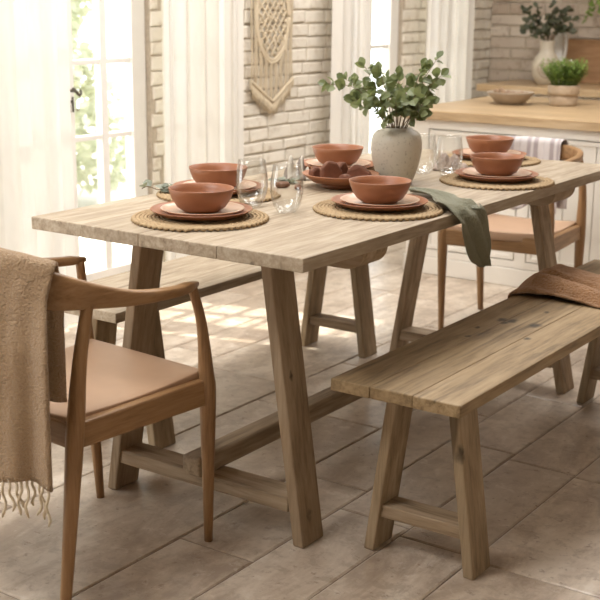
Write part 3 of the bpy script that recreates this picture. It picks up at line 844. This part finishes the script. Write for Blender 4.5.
# rust blanket folded across the front bench
def bench_blanket():
    m = MB(); x0, x1 = bx, bx+.334
    def base(u):     # path across the bench: down the left side, over the seat, down the right side
        L = .030; tot = L + .334+.02 + .14; s = u*tot
        if s < L: return x0-.012, .45-(L-s)*1.0, 0
        if s < L+.354: return x0-.012+(s-L)*(.358/.354), .45, 1
        return x1+.012, .45-(s-L-.354), 2
    prof = [(0,.006),(.03,.030),(.08,.044),(.14,.036),(.17,.050),(.23,.058),(.30,.048),(.36,.020),(.40,.005)]
    pz = catmull([(a,0,b) for a,b in prof], 6)
    def fn(u, v):
        xx, zz, k = base(u); f = v*(len(pz)-1); i = min(int(f), len(pz)-2); q = pz[i].lerp(pz[i+1], f-i)
        yy = 1.135 + q.x*.86 + .02*sin(u*4+1) + (.035*(u-.3))
        hgt = q.z*(.9+.25*sin(u*6+v*3)) + .010*sin(v*27+u*5) + .004*mnoise.noise((u*12,v*14,2))
        if k == 1:
            ed = min(1, min(xx-(x0-.012), x1+.012-xx)/.05); ed = max(0,ed)
            return (xx, yy, zz + max(.004, hgt*(ed**.5)*.95))
        s = -1 if k == 0 else 1
        return (xx + s*max(0,.25*hgt), yy, zz+.003)
    m.grid(70, 60, fn); return m
tag(bench_blanket().build('blanket', M['blanket'], smooth=True, solid=.006), 'rust brown knitted blanket folded across the front bench seat', 'blanket')

# ------------------------------------------------------------------ macrame hanging
mc = thing('macrame_hanging', 'cream knotted macrame wall hanging on the white brick pier', 'wall hanging', (XW+.030, 2.755, 0), 0)
d = MB(); d.tube([(0,-.22,1.62),(0,.22,1.62)], .011, 10); d.build('dowel', M['pot_wood'], mc, smooth=True)
d = MB(); d.tube([(0,-.20,1.62),(0,0,1.78),(0,.20,1.62)], .004, 6); d.build('hanging_cord', M['cord'], mc, smooth=True)
d = MB(); cyc, zc, rw, rh = 0, 1.20, .135, .215      # medallion: pointed oval of netting inside thick cords
def oval(t, k=1): return (cyc + rw*k*cos(t)*(abs(cos(t))**.15), zc + rh*k*sin(t))
for k in (1,.93): d.tube([(.004,*oval(2*PI*i/64,k)) for i in range(65)], .0075, 8)
n = 13
for s in (1,-1):
    for i in range(-n, n+1):
        c0 = i*.034; seg = []
        for j in range(41):
            t = (j/40-.5)*.62; y = t; z = zc + s*t*1.25 + c0*1.6
            if (abs(y)/rw)**1.9 + (abs(z-zc)/rh)**1.9 < .86: seg.append((.003+.003*sin(j*1.3), y, z))
        if len(seg) > 2: d.tube(seg, .0052, 6)
for i in range(46):
    y, z = R.uniform(-rw,rw), zc+R.uniform(-rh,rh)
    if (abs(y)/rw)**1.9 + (abs(z-zc)/rh)**1.9 < .75: d.blob((.007,y,z), .0075, (1,1,1), .3, i, 0, 1)
d.build('medallion', M['cord'], mc, smooth=True)
d = MB()
for k in range(17):
    y = -.165 + k*.330/16; t = abs(y)/.17
    zb = .790 + t*.105; zt = 1.605 if t > .82 else zc - rh*math.sqrt(max(.02,1-(min(1,abs(y)/rw))**2)) + .01
    pts = [(.002+.002*sin(k+j)+.004*(k%2), y+.0015*sin(j*1.7+k), zt+(zb-zt)*j/10) for j in range(11)]
    d.tube(pts, .0042, 6)
    if t <= .82:
        zt2 = zc + rh*math.sqrt(max(.02,1-(min(1,abs(y)/rw))**2)) - .01
        d.tube([(0,y,1.61),(.001,y,(1.61+zt2)/2),(0,y,zt2)], .0045, 6)
d.build('cord_fringe', M['cord'], mc, smooth=True)
d = MB()
for k in range(52):     # loose combed ends and the chevron band
    y = -.172 + k*.344/51; t = abs(y)/.17; zb = .800 + t*.105
    L = .075*R.uniform(.8,1.1)*(1 if t < .95 else .7)
    d.tube([(.002,y,zb),(.004+R.uniform(-.002,.004),y+R.uniform(-.004,.004),zb-L*.5),(.002,y+R.uniform(-.006,.006),zb-L)], [.004,.0045,.002], 5)
for s in (-1,1): d.tube([(.006, s*.172*(1-i/12), .905-.105*i/12) for i in range(13)], .008, 8)
d.build('combed_ends', M['cord'], mc, smooth=True)

# ------------------------------------------------------------------ kitchen
IT = .7875
isl = thing('kitchen_island', 'cream panelled kitchen island behind the dining table', 'island', (0,0,0))
x0, x1, y0, y1 = -1.44, 1.3, 3.008, 4.05
b = MB(); b.box(x0, x1, y0+.05, y1, .0, IT-.045); b.box(x0, x0+.02, y0+.021, y0+.05, .0, IT-.045); b.build('carcass', M['joinery'], isl, bevel=.002)
b = MB(); b.box(x0-.012, x1, y0-.002, y0+.021, 0.0, .085, None); b.box(x0-.014, x0-.001, y0-.002, y1, 0, .085); b.build('plinth', M['joinery'], isl, bevel=.004)
fr = MB(); doors = [(-1.335,-.868),(-.812,-.345),(-.289,.178),(.234,.70),(.756,1.22)]
edges = [x0] + [q for dd in doors for q in dd] + [x1]
for a, c2 in zip(edges[0::2], edges[1::2]): fr.box(a, c2, y0, y0+.021, .087, IT-.046)
fr.box(x0, x1, y0+.001, y0+.021, .700, IT-.046); fr.box(x0, x1, y0+.001, y0+.021, .087, .120)
fr.build('face_frame', M['joinery'], isl, bevel=.0015)
for a, c2 in doors:
    dd = MB(); g = .005; a2, c3, z0, z1 = a+g, c2-g, .125, .695
    sw = .020
    dd.box(a2, a2+sw, y0+.001, y0+.018, z0, z1); dd.box(c3-sw, c3, y0+.001, y0+.018, z0, z1)
    dd.box(a2+sw, c3-sw, y0+.001, y0+.018, z0, z0+sw); dd.box(a2+sw, c3-sw, y0+.001, y0+.018, z1-sw, z1)
    n = 3; wq = (c3-a2-2*sw)/n
    for i in range(n): dd.box(a2+sw+i*wq+.0015, a2+sw+(i+1)*wq-.0015, y0+.008, y0+.019, z0+sw, z1-sw)
    dd.build('door', M['joinery'], isl, bevel=.0015)
t = MB()
for i in range(9): t.box(-1.475, 1.34, 2.978+i*.124, 2.978+(i+1)*.124-.0004, IT-.043, IT-R.uniform(0,.0003))
tag(t.build('worktop', M['butcher'], bevel=.003), 'honey coloured wooden worktop on the kitchen island', 'worktop')
bc = thing('base_cabinet', 'cream base cabinets along the back brick wall', 'cabinet', (0,0,0))
b = MB(); b.box(-1.84, 1.9, 4.66, 5.17, 0, .757); b.build('carcass', M['joinery'], bc, bevel=.002)
for i in range(6):
    dd = MB(); xa = -1.82+i*.6; dd.box(xa+.01, xa+.59, 4.640, 4.659, .10, .745); dd.build('door', M['joinery'], bc, bevel=.003)
CT = .800
t = MB(); t.box(-1.885, 1.92, 4.60, 5.187, .758, CT)
tag(t.build('worktop', M['butcher'], bevel=.004), 'honey coloured wooden worktop along the back brick wall', 'worktop')

# island objects
bw = MB(); bw.lathe([(0,0),(.060,0),(.066,.003),(.092,.028),(.114,.056),(.1155,.061),(.113,.062),(.106,.054),(.086,.030),(.05,.012),(0,.010)], 56, wob=.02)
IBX, IBY = -1.176, 3.555
o = tag(bw.build('bowl', M['taupe_ceramic'], smooth=True), 'wide beige stoneware bowl of nuts on the kitchen island', 'bowl'); o.location = (IBX,IBY,IT)
nut0 = None
for k in range(16):
    a = k*2.4; q = [.0,.045,.075][min(2,(k+2)//5)] + R.uniform(-.006,.006); r = .0165
    z = .030 + (.0 if q < .06 else .016) + (.014 if k % 3 == 0 else 0)
    m = MB(); m.blob((0,0,0), r, (1.1,.9,.95), .25, k, k, 2)
    o = tag(m.build('walnut', M['nut'], smooth=True), 'brown walnut lying in the beige bowl on the island', 'nut', 'walnuts in the island bowl')
    o.location = (IBX+q*cos(a), IBY+q*sin(a), IT+z)
hp = thing('potted_herb', 'bushy green herb in a two-tier wooden pot on the kitchen island', 'plant', (-.945,3.665,IT))
p = MB(); p.lathe([(0,0),(.064,0),(.068,.003),(.0695,.010),(.070,.044),(.0675,.048),(.0675,.052),(.0755,.055),(.077,.060),(.077,.098),(.074,.101),(.070,.099),(.069,.085),(0,.083)], 48)
p.build('pot', M['pot_wood'], hp, smooth=True)
p = MB(); p.lathe([(0,.093),(.05,.092),(.0695,.088),(.0695,.084),(0,.084)], 32); p.build('soil', M['soil'], hp, smooth=True)
f = MB(); rh_ = random.Random(21)
for k in range(170):
    a = rh_.uniform(0,6.28); q = .060*rh_.random()**.5; lean = rh_.uniform(.15,.85)*q/.058; L = rh_.uniform(.07,.14)
    base = Vector((q*cos(a), q*sin(a), .092)); dirv = Vector((cos(a)*lean, sin(a)*lean, 1)).normalized()
    f.tube([base, base+dirv*L*.6, base+dirv*L+Vector((cos(a),sin(a),0))*.008], [.0012,.001,.0006], 4, rnd=rh_.random())
    for j in range(9):
        pp = base + dirv*L*(.35+.65*j/8); b2 = rh_.uniform(0,6.28)
        f.leaf(pp, Vector((cos(b2),sin(b2),rh_.uniform(.2,1.1))), Vector((0,0,1)), rh_.uniform(.015,.026), rh_.uniform(.008,.012), .1, rh_.random())
f.build('foliage', M['herb'], hp)

# back counter objects
VX, VY = -1.552, 4.85
v2 = MB(); v2.lathe([(0,0),(.045,0),(.052,.004),(.076,.045),(.087,.095),(.080,.140),(.056,.175),(.043,.190),(.041,.215),(.043,.250),(.046,.257),(.041,.258),(.037,.25),(.036,.19),(.07,.14),(.07,.08),(0,.02)], 56)
o = tag(v2.build('vase', M['cream_ceramic'], smooth=True), 'cream carved vase with dark leaf sprays on the back worktop', 'vase'); o.location = (VX,VY,CT)
rel = MB()          # carved round relief on the front of the belly
def on_body(ax, az):
    prof = [(0,.045),(.045,.076),(.095,.087),(.14,.080),(.175,.056)]
    r_ = prof[-1][1]
    for (za,ra),(zb,rb2) in zip(prof[:-1],prof[1:]):
        if za <= az <= zb: r_ = ra+(rb2-ra)*(az-za)/(zb-za)
    return (sin(ax)*(r_+.0006), -cos(ax)*(r_+.0006), az)
for rr_ in (.052,.034,.016): rel.tube([on_body(-.55*0+.45+rr_/.085*cos(q*2*PI/32), .095+rr_*sin(q*2*PI/32)) for q in range(33)], .004, 6)
for q in range(12): rel.tube([on_body(.45+.018/.085*cos(q*PI/6), .095+.018*sin(q*PI/6)), on_body(.45+.05/.085*cos(q*PI/6), .095+.05*sin(q*PI/6))], .002, 5)
ro = rel.build('carved_relief', M['relief'], o, smooth=True)
px2 = 1/152
tips2 = [((x-549)*px2, (41-y)*px2, d_) for x,y,d_ in [(527,14,.0),(531,24,.04),(528,32,-.03),(538,12,.03),(545,22,-.05),(553,10,.02),(560,16,-.03),(566,14,.04),(571,22,0),(567,32,-.03),(536,36,-.05),(559,30,-.06),(547,32,-.07),(541,26,.05),(553,22,.06)]]
bouquet('leaf_spray', (VX,VY,CT+.257), tips2, 'dark dusty leaf sprays standing in the cream vase by the brick wall', M['euc_dark'], 31, .040, (.025,.22), 5, .002)
jg = thing('jug', 'white ceramic jug behind the cream vase on the back worktop', 'jug', (-1.548,5.015,CT))
j = MB(); j.lathe([(0,0),(.036,0),(.040,.006),(.045,.07),(.040,.15),(.029,.21),(.027,.27),(.032,.305),(.029,.306),(.023,.27),(.025,.21),(.036,.15),(.041,.07),(0,.012)], 40); j.build('body', M['white_ceramic'], jg, smooth=True)
j = MB(); j.tube(catmull([(.026,-.01,.285),(.050,-.024,.29),(.060,-.030,.24),(.054,-.028,.17),(.038,-.014,.13)],6), .0075, 8); j.build('handle', M['white_ceramic'], jg, smooth=True)
gl = tag(mk_tumbler(.036,.15).build('drinking_glass', M['glass'], smooth=True), 'tall clear glass standing before the wooden board on the back worktop', 'glass'); gl.location = (-1.425,4.92,CT)
cb = MB(); n = 10
cb.hexa([(-1.548,5.10,CT+.001),(-1.05,5.10,CT+.001),(-1.05,5.125,CT+.001),(-1.548,5.125,CT+.001),(-1.548,5.152,CT+.262),(-1.05,5.152,CT+.262),(-1.05,5.177,CT+.262),(-1.548,5.177,CT+.262)])
tag(cb.build('cutting_board', M['board'], bevel=.006), 'brown wooden cutting board leaning on the brick wall', 'cutting board')
# trailing plant in a hanging pot, only its lowest shoots reach the picture
hg = thing('hanging_plant', 'trailing green plant hanging before the brick wall, top right', 'plant', (-1.235,4.95,1.42))
p = MB(); p.lathe([(0,0),(.05,0),(.07,.06),(.075,.12),(.070,.12),(.06,.05),(0,.02)], 32); p.build('pot', M['white_ceramic'], hg, smooth=True)
p = MB()
for a in (0,2.09,4.19): p.tube([(.072*cos(a),.072*sin(a),.115),(0,0,.55)], .002, 5)
p.tube([(0,0,.54),(0,0,ZC-1.42)], .003, 5); p.build('cord', M['cord'], hg)
rg = random.Random(8)
for k, (a, L) in enumerate([(3.3,.26),(3.9,.22),(2.6,.20),(4.6,.20),(5.4,.22),(.3,.25),(1.4,.2)]):
    pts = catmull([(0,0,.11),(.075*cos(a),.075*sin(a),.135),(.115*cos(a),.115*sin(a),.03),(.125*cos(a)+.02,.12*sin(a),-.08),(.115*cos(a),.11*sin(a),.02-L)], 6)
    s = MB(); s.tube(pts, .0016, 5); so = s.build('shoot', M['stem'], hg, smooth=True)
    f = MB()
    for i in range(6, len(pts)):
        for q in range(2): f.leaf(pts[i], Vector((rg.uniform(-1,1),rg.uniform(-1,1),rg.uniform(-1,.3))), Vector((rg.uniform(-.5,.5),-1,.6)), rg.uniform(.025,.04), rg.uniform(.012,.018), .1, rg.random())
    f.build('foliage', M['herb'], so)

# ------------------------------------------------------------------ light
w = bpy.data.worlds.new('sky'); S.world = w; w.use_nodes = True
bg = w.node_tree.nodes['Background']; bg.inputs[0].default_value = (.93,.97,1.0,1); bg.inputs[1].default_value = 3.3
sd = bpy.data.lights.new('sun', 'SUN'); sd.energy = 8; sd.angle = math.radians(1.2); sd.color = (1,.95,.86)
so = bpy.data.objects.new('sun', sd); COL.objects.link(so)
tosun = Vector((-.47,-.14,.87)); so.rotation_euler = tosun.to_track_quat('Z','Y').to_euler(); so.location = (-6,0,8)
for x, y, e in ((-.75,.7,30),(-.8,2.6,29),(-.9,-1.4,36),(.1,3.6,15)):  # unseen fill lights added under the ceiling to brighten the room
    ld = bpy.data.lights.new('ceiling_fill', 'AREA'); ld.shape = 'DISK'; ld.size = 1.1; ld.energy = e; ld.color = (1,.985,.965)
    lo = bpy.data.objects.new('ceiling_fill', ld); COL.objects.link(lo); lo.location = (x,y,ZC-.02)

# ------------------------------------------------------------------ camera
cd = bpy.data.cameras.new('camera'); cam = bpy.data.objects.new('camera', cd); COL.objects.link(cam)
yaw, pitch, roll, fpx = -.5993, .2459, .0110, 1211.53
fw = Vector((sin(yaw)*cos(pitch), cos(yaw)*cos(pitch), -sin(pitch)))
r0 = fw.cross(Vector((0,0,1))).normalized(); u0 = r0.cross(fw)
r1 = r0*cos(roll) + u0*sin(roll); u1 = u0*cos(roll) - r0*sin(roll)
mt = Matrix((r1, u1, -fw)).transposed().to_4x4(); mt.translation = Vector((1.4116,-2.0776,1.3006))
cam.matrix_world = mt
cd.sensor_width = 36; cd.lens = fpx*36/600; cd.clip_start = .05
cd.dof.use_dof = True; cd.dof.focus_distance = 3.0; cd.dof.aperture_fstop = 6.3
S.camera = cam
vs_ = S.view_settings; vs_.view_transform = 'Standard'; vs_.look = 'None'; vs_.gamma = 1; vs_.exposure = 0.5; vs_.use_curve_mapping = False
S.cycles.use_denoising = True
S.cycles.max_bounces = 10; S.cycles.diffuse_bounces = 5; S.cycles.transparent_max_bounces = 16; S.cycles.sample_clamp_indirect = 8
